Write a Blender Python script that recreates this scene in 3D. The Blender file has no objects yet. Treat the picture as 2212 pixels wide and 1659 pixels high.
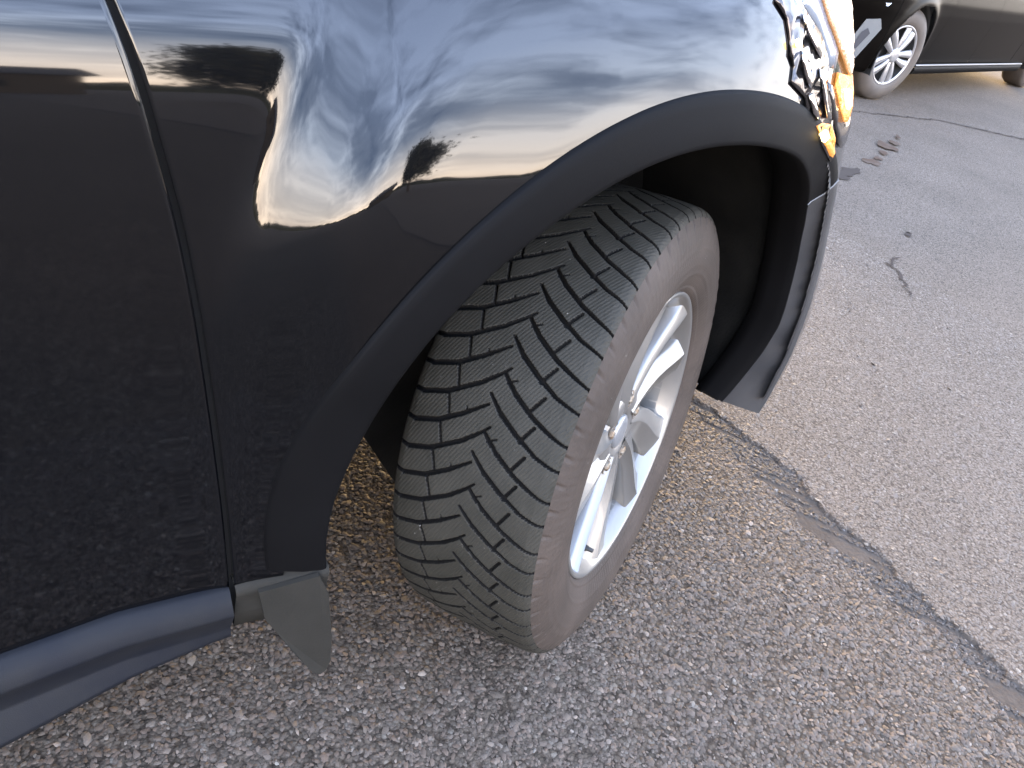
import bpy, bmesh, math, random
import numpy as np
from mathutils import Vector, Matrix
rnd = random.Random(7); RNG = np.random.default_rng(11)
C = bpy.context.scene.collection
SC = bpy.context.scene
PI = math.pi

# ------------------------------------------------------------------ camera
cam_loc = Vector((-0.7548, -0.5932, 1.0728))
yaw, pitch, roll = 0.7435, -0.6102, 0.2675
f = Vector((math.sin(yaw)*math.cos(pitch), math.cos(yaw)*math.cos(pitch), math.sin(pitch)))
r_ = f.cross(Vector((0, 0, 1))).normalized(); u_ = r_.cross(f)
r2 = math.cos(roll)*r_ + math.sin(roll)*u_; u2 = -math.sin(roll)*r_ + math.cos(roll)*u_
cd = bpy.data.cameras.new('camera'); cam = bpy.data.objects.new('camera', cd); C.objects.link(cam)
m = Matrix((r2, u2, -f)).transposed().to_4x4(); m.translation = cam_loc; cam.matrix_world = m
cd.sensor_width = 36; cd.lens = 36*1679.9/2212; cd.clip_start = .02; cd.clip_end = 3000
cd.dof.use_dof = False
SC.camera = cam

# ------------------------------------------------------------------ world
SUN_EL, SUN_AZ = math.radians(12), math.radians(42)      # azimuth from +Y towards +X
W = bpy.data.worlds.new('World'); SC.world = W; W.use_nodes = True
nt = W.node_tree; N = nt.nodes; L = nt.links; N.clear()
def nd(t, **k):
    n = N.new(t)
    for a, b in k.items(): setattr(n, a, b)
    return n
def mth(op, a, b=None, c=None, clamp=False):
    n = nd('ShaderNodeMath', operation=op, use_clamp=clamp)
    for i, v in enumerate((a, b, c)):
        if v is None: continue
        if isinstance(v, (int, float)): n.inputs[i].default_value = v
        else: L.new(v, n.inputs[i])
    return n.outputs[0]
def mixc(fac, a, b):
    n = nd('ShaderNodeMix', data_type='RGBA')
    for s, v in ((n.inputs[0], fac), (n.inputs[6], a), (n.inputs[7], b)):
        if isinstance(v, (int, float)): s.default_value = v
        elif isinstance(v, tuple): s.default_value = (*v, 1)
        else: L.new(v, s)
    return n.outputs[2]
def ramp(fac, stops):
    n = nd('ShaderNodeValToRGB'); e = n.color_ramp.elements
    while len(e) < len(stops): e.new(.5)
    for q, (p, c) in zip(e, stops): q.position = p; q.color = (*c, 1) if len(c) == 3 else c
    L.new(fac, n.inputs[0]); return n.outputs[0]
tc = nd('ShaderNodeTexCoord'); sep = nd('ShaderNodeSeparateXYZ'); L.new(tc.outputs['Generated'], sep.inputs[0])
sky = nd('ShaderNodeTexSky', sky_type='NISHITA'); sky.sun_disc = False
sky.sun_elevation = SUN_EL; sky.sun_rotation = SUN_AZ; sky.air_density = 1.3; sky.dust_density = 2.0
z = mth('MAXIMUM', sep.outputs[2], 0.0)
den = mth('ADD', z, .16)
cx = mth('DIVIDE', sep.outputs[0], den); cy = mth('DIVIDE', sep.outputs[1], den)
cmb = nd('ShaderNodeCombineXYZ'); L.new(cx, cmb.inputs[0]); L.new(cy, cmb.inputs[1])
def wnoise(scale, detail, rough, dist=0., off=(0, 0, 0), st=(1, 1, 1)):
    mp = nd('ShaderNodeMapping'); mp.inputs['Location'].default_value = off; mp.inputs['Scale'].default_value = st
    L.new(cmb.outputs[0], mp.inputs[0])
    n = nd('ShaderNodeTexNoise'); n.inputs['Scale'].default_value = scale; n.inputs['Detail'].default_value = detail
    n.inputs['Roughness'].default_value = rough; n.inputs['Distortion'].default_value = dist
    L.new(mp.outputs[0], n.inputs[0]); return n.outputs[0]
n1 = wnoise(.75, 7, .55, .5, (3.1, 1.7, 0), (1, 1.15, 1)); n2 = wnoise(2.6, 6, .6, .3, (7, 2, 0), (.8, 1.6, 1))
cl = mth('SUBTRACT', mth('ADD', mth('MULTIPLY', n1, .68), mth('MULTIPLY', n2, .32)), mth('MULTIPLY', mth('MAXIMUM', sep.outputs[0], 0.0), .09))
grad = ramp(z, [(0, (1.0, .84, .70)), (.05, (1.0, .90, .82)), (.20, (.97, .94, .95)), (.32, (.66, .75, .92)), (.50, (.46, .57, .82)), (.75, (.36, .46, .70)), (1, (.30, .38, .60))])
cloudcol = ramp(z, [(0, (.46, .38, .36)), (.10, (.30, .31, .36)), (.30, (.095, .135, .235)), (1, (.11, .15, .25))])
mask = mth('MULTIPLY', ramp(cl, [(.42, (0, 0, 0)), (.53, (.75, .75, .75)), (.66, (1, 1, 1))]), ramp(z, [(0, (.85, .85, .85)), (.06, (.6, .6, .6)), (.13, (.45, .45, .45)), (.22, (.6, .6, .6)), (.34, (1, 1, 1)), (1, (1, 1, 1))]))
base = mixc(mask, grad, cloudcol)
# afterglow: warm lit cloud low over the west
ddx = mth('ADD', mth('MULTIPLY', sep.outputs[0], math.sin(math.radians(192))), mth('MULTIPLY', sep.outputs[1], math.cos(math.radians(192))))
gw = mth('MULTIPLY', mth('POWER', mth('MAXIMUM', ddx, 0.0), 4.0), mth('POWER', mth('SUBTRACT', 1.0, mth('MINIMUM', mth('MULTIPLY', z, 3.6), 1.0)), 2.0))
gl_ = mth('MULTIPLY', gw, mth('MULTIPLY_ADD', mask, -.75, 1.0))
gs = nd('ShaderNodeVectorMath', operation='SCALE'); gs.inputs[0].default_value = (1.0, .70, .42); L.new(mth('MULTIPLY', gl_, 1.5), gs.inputs['Scale'])
ga = nd('ShaderNodeVectorMath', operation='ADD'); L.new(base, ga.inputs[0]); L.new(gs.outputs[0], ga.inputs[1]); base = ga.outputs[0]
# the western half of the horizon is the bright dusk side
dx = mth('ADD', mth('MULTIPLY', sep.outputs[0], math.sin(math.radians(198))), mth('MULTIPLY', sep.outputs[1], math.cos(math.radians(198))))
west = mth('MULTIPLY_ADD', mth('ADD', dx, 1), .35, .5)
vm = nd('ShaderNodeVectorMath', operation='SCALE'); L.new(base, vm.inputs[0]); L.new(mth('MULTIPLY', west, 16.5), vm.inputs['Scale'])
nm = nd('ShaderNodeVectorMath', operation='SCALE'); L.new(sky.outputs[0], nm.inputs[0]); nm.inputs['Scale'].default_value = .15
ad = nd('ShaderNodeVectorMath', operation='ADD'); L.new(vm.outputs[0], ad.inputs[0]); L.new(nm.outputs[0], ad.inputs[1])
bg = nd('ShaderNodeBackground'); L.new(ad.outputs[0], bg.inputs[0]); bg.inputs[1].default_value = .10
wo = nd('ShaderNodeOutputWorld'); L.new(bg.outputs[0], wo.inputs[0])

# ------------------------------------------------------------------ sun (low, filtered through thin cloud)
sd = bpy.data.lights.new('sun', 'SUN'); sun = bpy.data.objects.new('sun', sd); C.objects.link(sun)
sd.energy = 2.0; sd.angle = math.radians(20); sd.color = (1, .66, .28)
sv = Vector((math.sin(SUN_AZ)*math.cos(SUN_EL), math.cos(SUN_AZ)*math.cos(SUN_EL), math.sin(SUN_EL)))
sun.rotation_euler = sv.to_track_quat('Z', 'Y').to_euler()
SC.view_settings.view_transform = 'Standard'; SC.view_settings.look = 'None'
SC.view_settings.gamma = 1; SC.view_settings.exposure = 3.03; SC.view_settings.use_curve_mapping = False
try:
    SC.cycles.max_bounces = 8; SC.cycles.use_denoising = True; SC.cycles.sample_clamp_indirect = 8
except Exception: pass

# ------------------------------------------------------------------ materials
def mat(name, col, rough=.5, metal=0., spec=.5, coat=0., coat_rough=.03, emit=None, estr=0., var=0., vscale=20., bump=0., bscale=200., tint2=None, ior=1.5, trans=0., rvar=0., aniso=None):
    M = bpy.data.materials.new(name); M.use_nodes = True
    t = M.node_tree; b = t.nodes['Principled BSDF']; I = b.inputs
    I['Base Color'].default_value = (*col, 1); I['Roughness'].default_value = rough; I['Metallic'].default_value = metal
    I['IOR'].default_value = ior; I['Specular IOR Level'].default_value = spec
    I['Coat Weight'].default_value = coat; I['Coat Roughness'].default_value = coat_rough
    if trans: I['Transmission Weight'].default_value = trans
    if emit: I['Emission Color'].default_value = (*emit, 1); I['Emission Strength'].default_value = estr
    tcn = t.nodes.new('ShaderNodeTexCoord')
    if var or tint2 or rvar:
        n = t.nodes.new('ShaderNodeTexNoise'); n.inputs['Scale'].default_value = vscale; n.inputs['Detail'].default_value = 6; n.inputs['Roughness'].default_value = .6
        t.links.new(tcn.outputs['Object'], n.inputs['Vector'])
        rp = t.nodes.new('ShaderNodeValToRGB'); rp.color_ramp.elements[0].position = .32; rp.color_ramp.elements[1].position = .68
        t.links.new(n.outputs[0], rp.inputs[0])
        c2 = tint2 or tuple(min(1, c*(1+var)) for c in col); c1 = col if tint2 else tuple(c*(1-var) for c in col)
        rp.color_ramp.elements[0].color = (*c1, 1); rp.color_ramp.elements[1].color = (*c2, 1)
        if var or tint2: t.links.new(rp.outputs[0], I['Base Color'])
        if rvar:
            mr = t.nodes.new('ShaderNodeMapRange'); mr.inputs[3].default_value = rough-rvar; mr.inputs[4].default_value = rough+rvar
            t.links.new(n.outputs[0], mr.inputs[0]); t.links.new(mr.outputs[0], I['Roughness'])
    if bump:
        n = t.nodes.new('ShaderNodeTexNoise'); n.inputs['Scale'].default_value = bscale; n.inputs['Detail'].default_value = 4
        t.links.new(tcn.outputs['Object'], n.inputs['Vector'])
        bp = t.nodes.new('ShaderNodeBump'); bp.inputs['Strength'].default_value = 1; bp.inputs['Distance'].default_value = bump
        t.links.new(n.outputs[0], bp.inputs['Height']); t.links.new(bp.outputs[0], I['Normal'])
    return M
M = {}
M['paint'] = mat('dark_blue_metallic_paint', (.0006, .0007, .0011), .5, .0, .02, 1., .042, ior=1.5)
M['paint'].node_tree.nodes['Principled BSDF'].inputs['Coat IOR'].default_value = 1.50
M['clad'] = mat('black_textured_plastic', (.0024, .0023, .0025), .64, 0, .07, bump=.0002, bscale=900, var=.18, vscale=9, rvar=.06)
M['clad_dusty'] = mat('dusty_textured_plastic', (.0055, .0062, .0088), .52, 0, .12, bump=.0002, bscale=900, tint2=(.009, .0093, .0105), vscale=14)
M['flap'] = mat('dusty_grey_rubber', (.013, .0122, .0098), .75, 0, .15, tint2=(.019, .0175, .0145), vscale=12, bump=.0004, bscale=300)
M['liner'] = mat('black_fibre_liner', (.005, .005, .0048), .95, 0, .1, bump=.0012, bscale=240, tint2=(.010, .0095, .0085), vscale=16)
M['seal'] = mat('black_rubber_seal', (.004, .004, .004), .8)
M['under'] = mat('underbody_black', (.010, .010, .010), .9)
M['rim'] = mat('silver_alloy_paint', (.175, .168, .156), .38, .6, coat=.3, coat_rough=.08, rvar=.05, vscale=60, bump=.00005, bscale=300)
M['barrel'] = mat('inner_barrel_silver', (.15, .147, .14), .45, .55, tint2=(.15, .14, .12), vscale=18)
M['cap'] = mat('grey_cap', (.24, .245, .25), .35, .6)
M['rust'] = mat('rusty_steel', (.10, .06, .03), .8, .2, tint2=(.22, .19, .15), vscale=150)
M['nut'] = mat('dull_lug_nut_steel', (.24, .225, .19), .5, .6, tint2=(.17, .115, .07), vscale=120)
M['disc'] = mat('cast_iron_disc', (.20, .18, .165), .5, .6, tint2=(.16, .11, .07), vscale=40)
M['valve'] = mat('black_valve_rubber', (.012, .012, .012), .6)
M['chrome'] = mat('chrome_reflector', (.36, .35, .35), .06, 1.)
M['darkchrome'] = mat('dark_chrome_bezel', (.075, .070, .070), .12, .9, rvar=.04, vscale=60)
M['amber'] = mat('amber_sun_glow', (.55, .20, .05), .15, .6, emit=(1, .36, .06), estr=.12, bump=.006, bscale=260)  # orange emission stands in for the low sun mirrored in the headlight
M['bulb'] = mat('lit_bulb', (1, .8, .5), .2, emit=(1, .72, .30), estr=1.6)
M['chrome_glow'] = mat('chrome_reflection_glow', (.30, .23, .17), .2, .6, emit=(1, .46, .16), estr=.07, bump=.004, bscale=240)  # chrome with its warm reflection put in as colour and emission
M['lens_sky_tone'] = mat('lens_sky_reflection', (.20, .22, .25), .22, .3)  # pale blue-grey colour stands in for sky mirrored in the lens
M['dirt'] = mat('damp_dirt', (.054, .042, .032), .95, 0, .1, tint2=(.074, .060, .048), vscale=35, bump=.003, bscale=120)

# rubber tread: dusty tops with fine sipes
def rubber(name, c1, c2, side=False):
    Mt = mat(name, c1, .68, 0, .2, tint2=c2, vscale=8 if side else 22, bump=0)
    t = Mt.node_tree; b = t.nodes['Principled BSDF']; no = t.nodes; li = t.links
    uv = no.new('ShaderNodeUVMap'); uv.uv_map = 'UVMap'
    w = no.new('ShaderNodeTexWave'); w.wave_type = 'BANDS'; w.bands_direction = 'Y' if not side else 'X'
    w.inputs['Scale'].default_value = 75 if not side else 30; w.inputs['Distortion'].default_value = 2.2 if not side else .6
    w.inputs['Detail'].default_value = 2; w.inputs['Detail Scale'].default_value = 8 if not side else 2
    mp = no.new('ShaderNodeMapping'); mp.inputs['Rotation'].default_value = (0, 0, .5 if not side else 0)
    li.new(uv.outputs[0], mp.inputs[0]); li.new(mp.outputs[0], w.inputs[0])
    n = no.new('ShaderNodeTexNoise'); n.inputs['Scale'].default_value = 420; n.inputs['Detail'].default_value = 5; li.new(uv.outputs[0], n.inputs['Vector'])
    ad_ = no.new('ShaderNodeMath'); ad_.operation = 'MULTIPLY_ADD'; li.new(w.outputs['Fac'], ad_.inputs[0]); ad_.inputs[1].default_value = .6 if not side else .35; li.new(n.outputs[0], ad_.inputs[2])
    bp = no.new('ShaderNodeBump'); bp.inputs['Distance'].default_value = .0007 if not side else .0006; bp.inputs['Strength'].default_value = .8
    li.new(ad_.outputs[0], bp.inputs['Height']); li.new(bp.outputs[0], b.inputs['Normal'])
    # grit specks
    v = no.new('ShaderNodeTexVoronoi'); v.inputs['Scale'].default_value = 130; li.new(uv.outputs[0], v.inputs['Vector'])
    rp = no.new('ShaderNodeValToRGB'); rp.color_ramp.elements[0].position = 0; rp.color_ramp.elements[0].color = (1, 1, 1, 1); rp.color_ramp.elements[1].position = .12; rp.color_ramp.elements[1].color = (0, 0, 0, 1)
    li.new(v.outputs['Distance'], rp.inputs[0])
    n3 = no.new('ShaderNodeTexNoise'); n3.inputs['Scale'].default_value = 26; li.new(uv.outputs[0], n3.inputs['Vector'])
    r3 = no.new('ShaderNodeValToRGB'); r3.color_ramp.elements[0].position = .60; r3.color_ramp.elements[1].position = .68; li.new(n3.outputs[0], r3.inputs[0])
    mu = no.new('ShaderNodeMath'); mu.operation = 'MULTIPLY'; li.new(rp.outputs[0], mu.inputs[0]); li.new(r3.outputs[0], mu.inputs[1])
    src = b.inputs['Base Color'].links[0].from_socket
    mx = no.new('ShaderNodeMix'); mx.data_type = 'RGBA'; li.new(mu.outputs[0], mx.inputs[0]); li.new(src, mx.inputs[6]); mx.inputs[7].default_value = (.45, .42, .38, 1)
    li.new(mx.outputs[2], b.inputs['Base Color'])
    return Mt
M['tread'] = rubber('tread_rubber', (.0175, .0160, .0118), (.026, .0235, .0180))
M['side'] = rubber('dusty_sidewall_rubber', (.026, .0195, .0150), (.047, .0355, .0280), True)
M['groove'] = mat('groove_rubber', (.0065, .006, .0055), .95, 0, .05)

# ------------------------------------------------------------------ helpers
def tag(o, label=None, cat=None, kind=None, group=None):
    if label: o['label'] = label
    if cat: o['category'] = cat
    if kind: o['kind'] = kind
    if group: o['group'] = group
    return o
def empty(name, loc=(0, 0, 0), parent=None):
    o = bpy.data.objects.new(name, None); C.objects.link(o); o.location = loc; o.parent = parent; o.empty_display_size = .1
    return o
def meshobj(name, V, F, material, parent=None, smooth=True, uv=None, mats=None, fmat=None):
    me = bpy.data.meshes.new(name)
    V = np.asarray(V, np.float32).reshape(-1, 3)
    if isinstance(F, np.ndarray):
        k = F.shape[1]; me.vertices.add(len(V)); me.vertices.foreach_set('co', V.ravel())
        me.loops.add(F.size); me.loops.foreach_set('vertex_index', F.ravel().astype(np.int32))
        me.polygons.add(len(F)); me.polygons.foreach_set('loop_start', (np.arange(len(F))*k).astype(np.int32))
        me.polygons.foreach_set('loop_total', np.full(len(F), k, np.int32))
        me.update(calc_edges=True); me.validate()
    else:
        me.from_pydata(V.tolist(), [], F)
    for mm in (mats or [material]): me.materials.append(mm)
    if fmat is not None: me.polygons.foreach_set('material_index', np.asarray(fmat, np.int32))
    if smooth is not None: me.polygons.foreach_set('use_smooth', np.full(len(me.polygons), bool(smooth)))
    if uv is not None:
        l = me.uv_layers.new(name='UVMap'); idx = np.empty(len(me.loops), np.int32); me.loops.foreach_get('vertex_index', idx)
        l.data.foreach_set('uv', np.asarray(uv, np.float32)[idx].ravel())
    o = bpy.data.objects.new(name, me); C.objects.link(o); o.parent = parent
    return o
def gridF(n, m_, wrap=False, flip=False):
    i = np.arange(n if wrap else n-1); j = np.arange(m_-1)
    I, J = np.meshgrid(i, j, indexing='ij'); a = I*m_+J; b = ((I+1) % n)*m_+J
    q = np.stack([a, b, b+1, a+1], -1).reshape(-1, 4)
    return q[:, ::-1].copy() if flip else q
def box(name, lo, hi, material, parent=None, bev=.0):
    bm = bmesh.new(); bmesh.ops.create_cube(bm, size=1)
    for v in bm.verts: v.co = Vector([(lo[i]+hi[i])/2+v.co[i]*(hi[i]-lo[i]) for i in range(3)])
    if bev: bmesh.ops.bevel(bm, geom=bm.edges[:], offset=bev, segments=2, affect='EDGES')
    me = bpy.data.meshes.new(name); bm.to_mesh(me); bm.free(); me.materials.append(material)
    o = bpy.data.objects.new(name, me); C.objects.link(o); o.parent = parent; return o
def lathe(prof, n=64, close=False):
    prof = np.asarray(prof, float); a = np.linspace(0, 2*PI, n, endpoint=False)
    V = np.stack([prof[None, :, 0]*np.cos(a)[:, None], prof[None, :, 0]*np.sin(a)[:, None], np.broadcast_to(prof[None, :, 1], (n, len(prof)))], -1).reshape(-1, 3)
    return V, gridF(n, len(prof), wrap=True)

# ------------------------------------------------------------------ ground
def ground_mat(name, dark, pale, stone, fine):
    Mt = bpy.data.materials.new(name); Mt.use_nodes = True; t = Mt.node_tree; no = t.nodes; li = t.links; b = no['Principled BSDF']
    g = no.new('ShaderNodeNewGeometry')
    def vor(s, feat='F1', rndm=1):
        v = no.new('ShaderNodeTexVoronoi'); v.inputs['Scale'].default_value = s; v.feature = feat; v.inputs['Randomness'].default_value = rndm; li.new(g.outputs['Position'], v.inputs['Vector']); return v
    def noi(s, d=6, r=.6):
        v = no.new('ShaderNodeTexNoise'); v.inputs['Scale'].default_value = s; v.inputs['Detail'].default_value = d; v.inputs['Roughness'].default_value = r; li.new(g.outputs['Position'], v.inputs['Vector']); return v
    def rmp(src, st):
        n = no.new('ShaderNodeValToRGB'); e = n.color_ramp.elements
        while len(e) < len(st): e.new(.5)
        for q, (p, c) in zip(e, st): q.position = p; q.color = (*c, 1)
        li.new(src, n.inputs[0]); return n.outputs[0]
    v1 = vor(fine); v2 = vor(fine*2.1)
    sepc = no.new('ShaderNodeSeparateColor'); li.new(v1.outputs['Color'], sepc.inputs[0])
    c = rmp(sepc.outputs[0], [(0, dark), (.5, pale), (.86, pale), (1, stone)])
    d = rmp(v1.outputs['Distance'], [(0, (1, 1, 1)), (.45, (.9, .9, .9)), (.75, (.45, .43, .42))])
    mx = no.new('ShaderNodeMix'); mx.data_type = 'RGBA'; mx.blend_type = 'MULTIPLY'; mx.inputs[0].default_value = 1; li.new(c, mx.inputs[6]); li.new(d, mx.inputs[7])
    big = rmp(noi(2.2).outputs[0], [(.3, (.86, .85, .84)), (.7, (1.08, 1.07, 1.07))])
    m2 = no.new('ShaderNodeMix'); m2.data_type = 'RGBA'; m2.blend_type = 'MULTIPLY'; m2.inputs[0].default_value = 1; li.new(mx.outputs[2], m2.inputs[6]); li.new(big, m2.inputs[7])
    li.new(m2.outputs[2], b.inputs['Base Color']); b.inputs['Roughness'].default_value = .85; b.inputs['Specular IOR Level'].default_value = .12
    ad1 = no.new('ShaderNodeMath'); ad1.operation = 'MULTIPLY_ADD'; li.new(v2.outputs['Distance'], ad1.inputs[0]); ad1.inputs[1].default_value = .5; li.new(v1.outputs['Distance'], ad1.inputs[2])
    bp = no.new('ShaderNodeBump'); bp.invert = True; bp.inputs['Distance'].default_value = .35/fine; bp.inputs['Strength'].default_value = .9; li.new(ad1.outputs[0], bp.inputs['Height']); li.new(bp.outputs[0], b.inputs['Normal'])
    return Mt
M['asph'] = ground_mat('coarse_worn_asphalt', (0.0578, 0.0462, 0.0337), (0.0974, 0.0766, 0.0574), (0.1680, 0.1407, 0.1099), 125)
M['asph2'] = ground_mat('fine_pale_asphalt', (0.0974, 0.0788, 0.0614), (0.1263, 0.1029, 0.0812), (0.1680, 0.1418, 0.1139), 170)
def axis(lo, hi, dense):
    a = set([lo, hi]); v = 1.0
    xs = list(np.concatenate([np.arange(d0, d1, st) for d0, d1, st in dense]))
    e0, e1 = dense[0][0], dense[-1][1]; st = .4
    p = e1
    while p < hi: xs.append(p); p += st; st *= 1.45
    p = e0-.4; st = .4
    while p > lo: xs.append(p); p -= st; st *= 1.45
    xs += [lo, hi]
    return np.unique(np.round(xs, 5))
def crack_c(y): return .698+.010*np.sin(y*4.1+.6)+.008*np.sin(y*11.3)+.006*np.sin(y*27.+1)+.004*np.sin(y*71.)+.004*np.sin(y*163.+2*np.sin(y*37))
def crack_w(y): return .043+.008*np.sin(y*7.7+2)+.006*np.sin(y*19.3)+.004*np.sin(y*53.+.5)
gx = axis(-900, 900, [(-1.6, .60, .05), (.60, .80, .0035), (.80, 2.4, .05)]); gy = axis(-900, 900, [(-1.6, -.75, .05), (-.75, .55, .006), (.55, 2.2, .05)])
X, Y = np.meshgrid(gx, gy, indexing='ij')
nz = RNG.normal(size=X.shape)*.0006
q = (np.abs(X-crack_c(Y))-crack_w(Y))
near = (Y > -.8) & (Y < .6)
Zg = np.where(q < 0, -.006, 0.)+np.where(np.abs(q) < .012, nz*2, 0)
V = np.stack([X, Y, Zg], -1).reshape(-1, 3); F = gridF(len(gx), len(gy))
fc = V[F].mean(1); qa = np.abs(fc[:, 0]-crack_c(fc[:, 1]))-crack_w(fc[:, 1])
fm = np.where(qa < 0, 2, np.where(fc[:, 0] > crack_c(fc[:, 1]), 1, 0))
gobj = meshobj('ground', V, F, None, mats=[M['asph'], M['asph2'], M['dirt']], fmat=fm, smooth=True)
tag(gobj, kind='structure', label='worn grey asphalt of the car park with a dirt filled seam')

# loose and embedded aggregate: real little stones
def stones(name, n, xr, yr, size, keep, pal, parent=None, sink=.45, flat=.55, seed=1):
    rg = np.random.default_rng(seed)
    x = rg.uniform(*xr, n); y = rg.uniform(*yr, n); k = keep(x, y); x, y = x[k], y[k]; n = len(x)
    base = np.array([[1, 0, 0], [.45, .85, .1], [-.5, .8, 0], [-1, 0, .1], [-.5, -.85, 0], [.5, -.8, .1], [.1, .05, .9], [-.1, .1, -.9]])
    fs = [(0, 1, 6), (1, 2, 6), (2, 3, 6), (3, 4, 6), (4, 5, 6), (5, 0, 6)]
    P = base[None]*(1+rg.normal(size=(n, 8, 1))*.16)+rg.normal(size=(n, 8, 3))*.10
    s = size*np.exp(rg.normal(size=n)*.33); P *= (s[:, None, None]/2)*np.array([1.15, .85, flat])
    # a flatter shoulder makes the top read as a worn stone
    a = rg.uniform(0, 2*PI, n); c, si = np.cos(a)[:, None], np.sin(a)[:, None]
    tx = rg.normal(size=(n, 1))*.22; ty = rg.normal(size=(n, 1))*.22
    zx = P[:, :, 2]+P[:, :, 0]*tx+P[:, :, 1]*ty
    P = np.stack([P[:, :, 0]*c-P[:, :, 1]*si+x[:, None], P[:, :, 0]*si+P[:, :, 1]*c+y[:, None], zx+(s*flat*(.5-sink)*.5)[:, None]], -1)
    V = P[:, :7].reshape(-1, 3); F = (np.array(fs)[None]+(np.arange(n)*7)[:, None, None]).reshape(-1, 3)
    o = meshobj(name, V, F, None, smooth=True, mats=[pal], parent=parent)
    col = o.data.color_attributes.new('stone_tone', 'FLOAT_COLOR', 'POINT')
    tone = np.repeat(rg.beta(2, 2.6, n), 7); hue = np.repeat(rg.uniform(0, 1, n), 7)
    col.data.foreach_set('color', np.stack([tone, hue, tone, np.ones_like(tone)], -1).astype(np.float32).ravel())
    return o
def stone_mat(name, dark, mid, pale, warm):
    Mt = bpy.data.materials.new(name); Mt.use_nodes = True; t = Mt.node_tree; no = t.nodes; li = t.links; b = no['Principled BSDF']
    a = no.new('ShaderNodeAttribute'); a.attribute_name = 'stone_tone'; s = no.new('ShaderNodeSeparateColor'); li.new(a.outputs['Color'], s.inputs[0])
    rp = no.new('ShaderNodeValToRGB'); e = rp.color_ramp.elements; e.new(.5); e.new(.8)
    for q_, (p, c) in zip(e, [(.05, dark), (.45, mid), (.72, mid), (.93, pale)]): q_.position = p; q_.color = (*c, 1)
    li.new(s.outputs[0], rp.inputs[0])
    mx = no.new('ShaderNodeMix'); mx.data_type = 'RGBA'; mx.blend_type = 'MULTIPLY'; li.new(s.outputs[1], mx.inputs[0]); li.new(rp.outputs[0], mx.inputs[6]); mx.inputs[7].default_value = (*warm, 1)
    li.new(mx.outputs[2], b.inputs['Base Color']); b.inputs['Roughness'].default_value = .62; b.inputs['Specular IOR Level'].default_value = .3
    g = no.new('ShaderNodeNewGeometry'); n = no.new('ShaderNodeTexNoise'); n.inputs['Scale'].default_value = 900; li.new(g.outputs['Position'], n.inputs['Vector'])
    bp = no.new('ShaderNodeBump'); bp.inputs['Distance'].default_value = .0008; li.new(n.outputs[0], bp.inputs['Height']); li.new(bp.outputs[0], b.inputs['Normal'])
    return Mt
M['stone'] = stone_mat('asphalt_aggregate_coarse', (0.0589, 0.0462, 0.0337), (0.1027, 0.0809, 0.0614), (0.2087, 0.1775, 0.1416), (1, .88, .82))
M['stone3'] = stone_mat('seam_stones', (.030, .024, .018), (.060, .049, .039), (.17, .155, .14), (1, .88, .80))
M['stone2'] = stone_mat('asphalt_aggregate_fine', (0.0974, 0.0788, 0.0614), (0.1284, 0.1050, 0.0822), (0.2001, 0.1722, 0.1376), (1, .94, .90))
cr = crack_c; cw = crack_w
st1 = stones('asphalt_aggregate', 58000, (-1.0, .70), (-.72, .62), .0061, lambda x, y: (np.abs(x-cr(y)) > cw(y)) & (x < cr(y)), M['stone'], seed=3)
st2 = stones('asphalt_aggregate', 46000, (.70, 2.3), (-.72, 1.1), .0056, lambda x, y: (np.abs(x-cr(y)) > cw(y)) & (x > cr(y)) & (y > -.62+.0*x) & (y < -.62+(x-.6)*1.2+.9), M['stone2'], seed=4, sink=.75, flat=.42)
st3 = stones('asphalt_aggregate', 16000, (.62, .78), (-.72, .5), .0058, lambda x, y: (np.abs(x-cr(y)) < cw(y)*.95) & (np.sin(y*31+x*60)+np.sin(y*13.)+np.sin(y*111+x*177) > -.2), M['stone3'], seed=5, sink=.5)
st3.location.z = -.005
tag(st1, 'coarse grey stone chips of the worn asphalt round the tyre', kind='stuff'); tag(st2, 'fine pale stone chips of the smoother asphalt beyond the seam', kind='stuff'); tag(st3, 'small stones lying in the dirt of the seam', kind='stuff')

def ribbon(name, pts, widths, material, z=.004, seed=0, label=None):
    rg = np.random.default_rng(seed); P = []; Wd = []
    for (a, b, wa, wb) in zip(pts[:-1], pts[1:], widths[:-1], widths[1:]):
        n = max(3, int(math.hypot(b[0]-a[0], b[1]-a[1])/.03))
        for k in range(n): P.append([a[0]+(b[0]-a[0])*k/n, a[1]+(b[1]-a[1])*k/n]); Wd.append(wa+(wb-wa)*k/n)
    P.append(pts[-1]); Wd.append(widths[-1]); P = np.array(P); n = len(P)
    P += rg.normal(size=P.shape)*.012; T = np.gradient(P, axis=0); T /= np.linalg.norm(T, axis=1)[:, None]; Nn = np.stack([-T[:, 1], T[:, 0]], 1)
    Wd = np.array(Wd); a = P+Nn*(Wd*rg.uniform(.5, 1.5, n))[:, None]; b = P-Nn*(Wd*rg.uniform(.5, 1.5, n))[:, None]
    V = np.concatenate([np.c_[a, np.full(n, z)], np.c_[b, np.full(n, z)]]); F = np.array([[i, i+1, n+i+1, n+i] for i in range(n-1)])
    o = meshobj(name, V, F, material, smooth=False); return tag(o, label, kind='structure')
M['crk'] = mat('crack_dark', (.045, .036, .030), .95, 0, .05)
ribbon('pavement_crack', [(2.95, 1.49), (3.12, 1.55), (3.26, 1.585)], [.02, .045, .012], M['crk'], seed=1)
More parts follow.
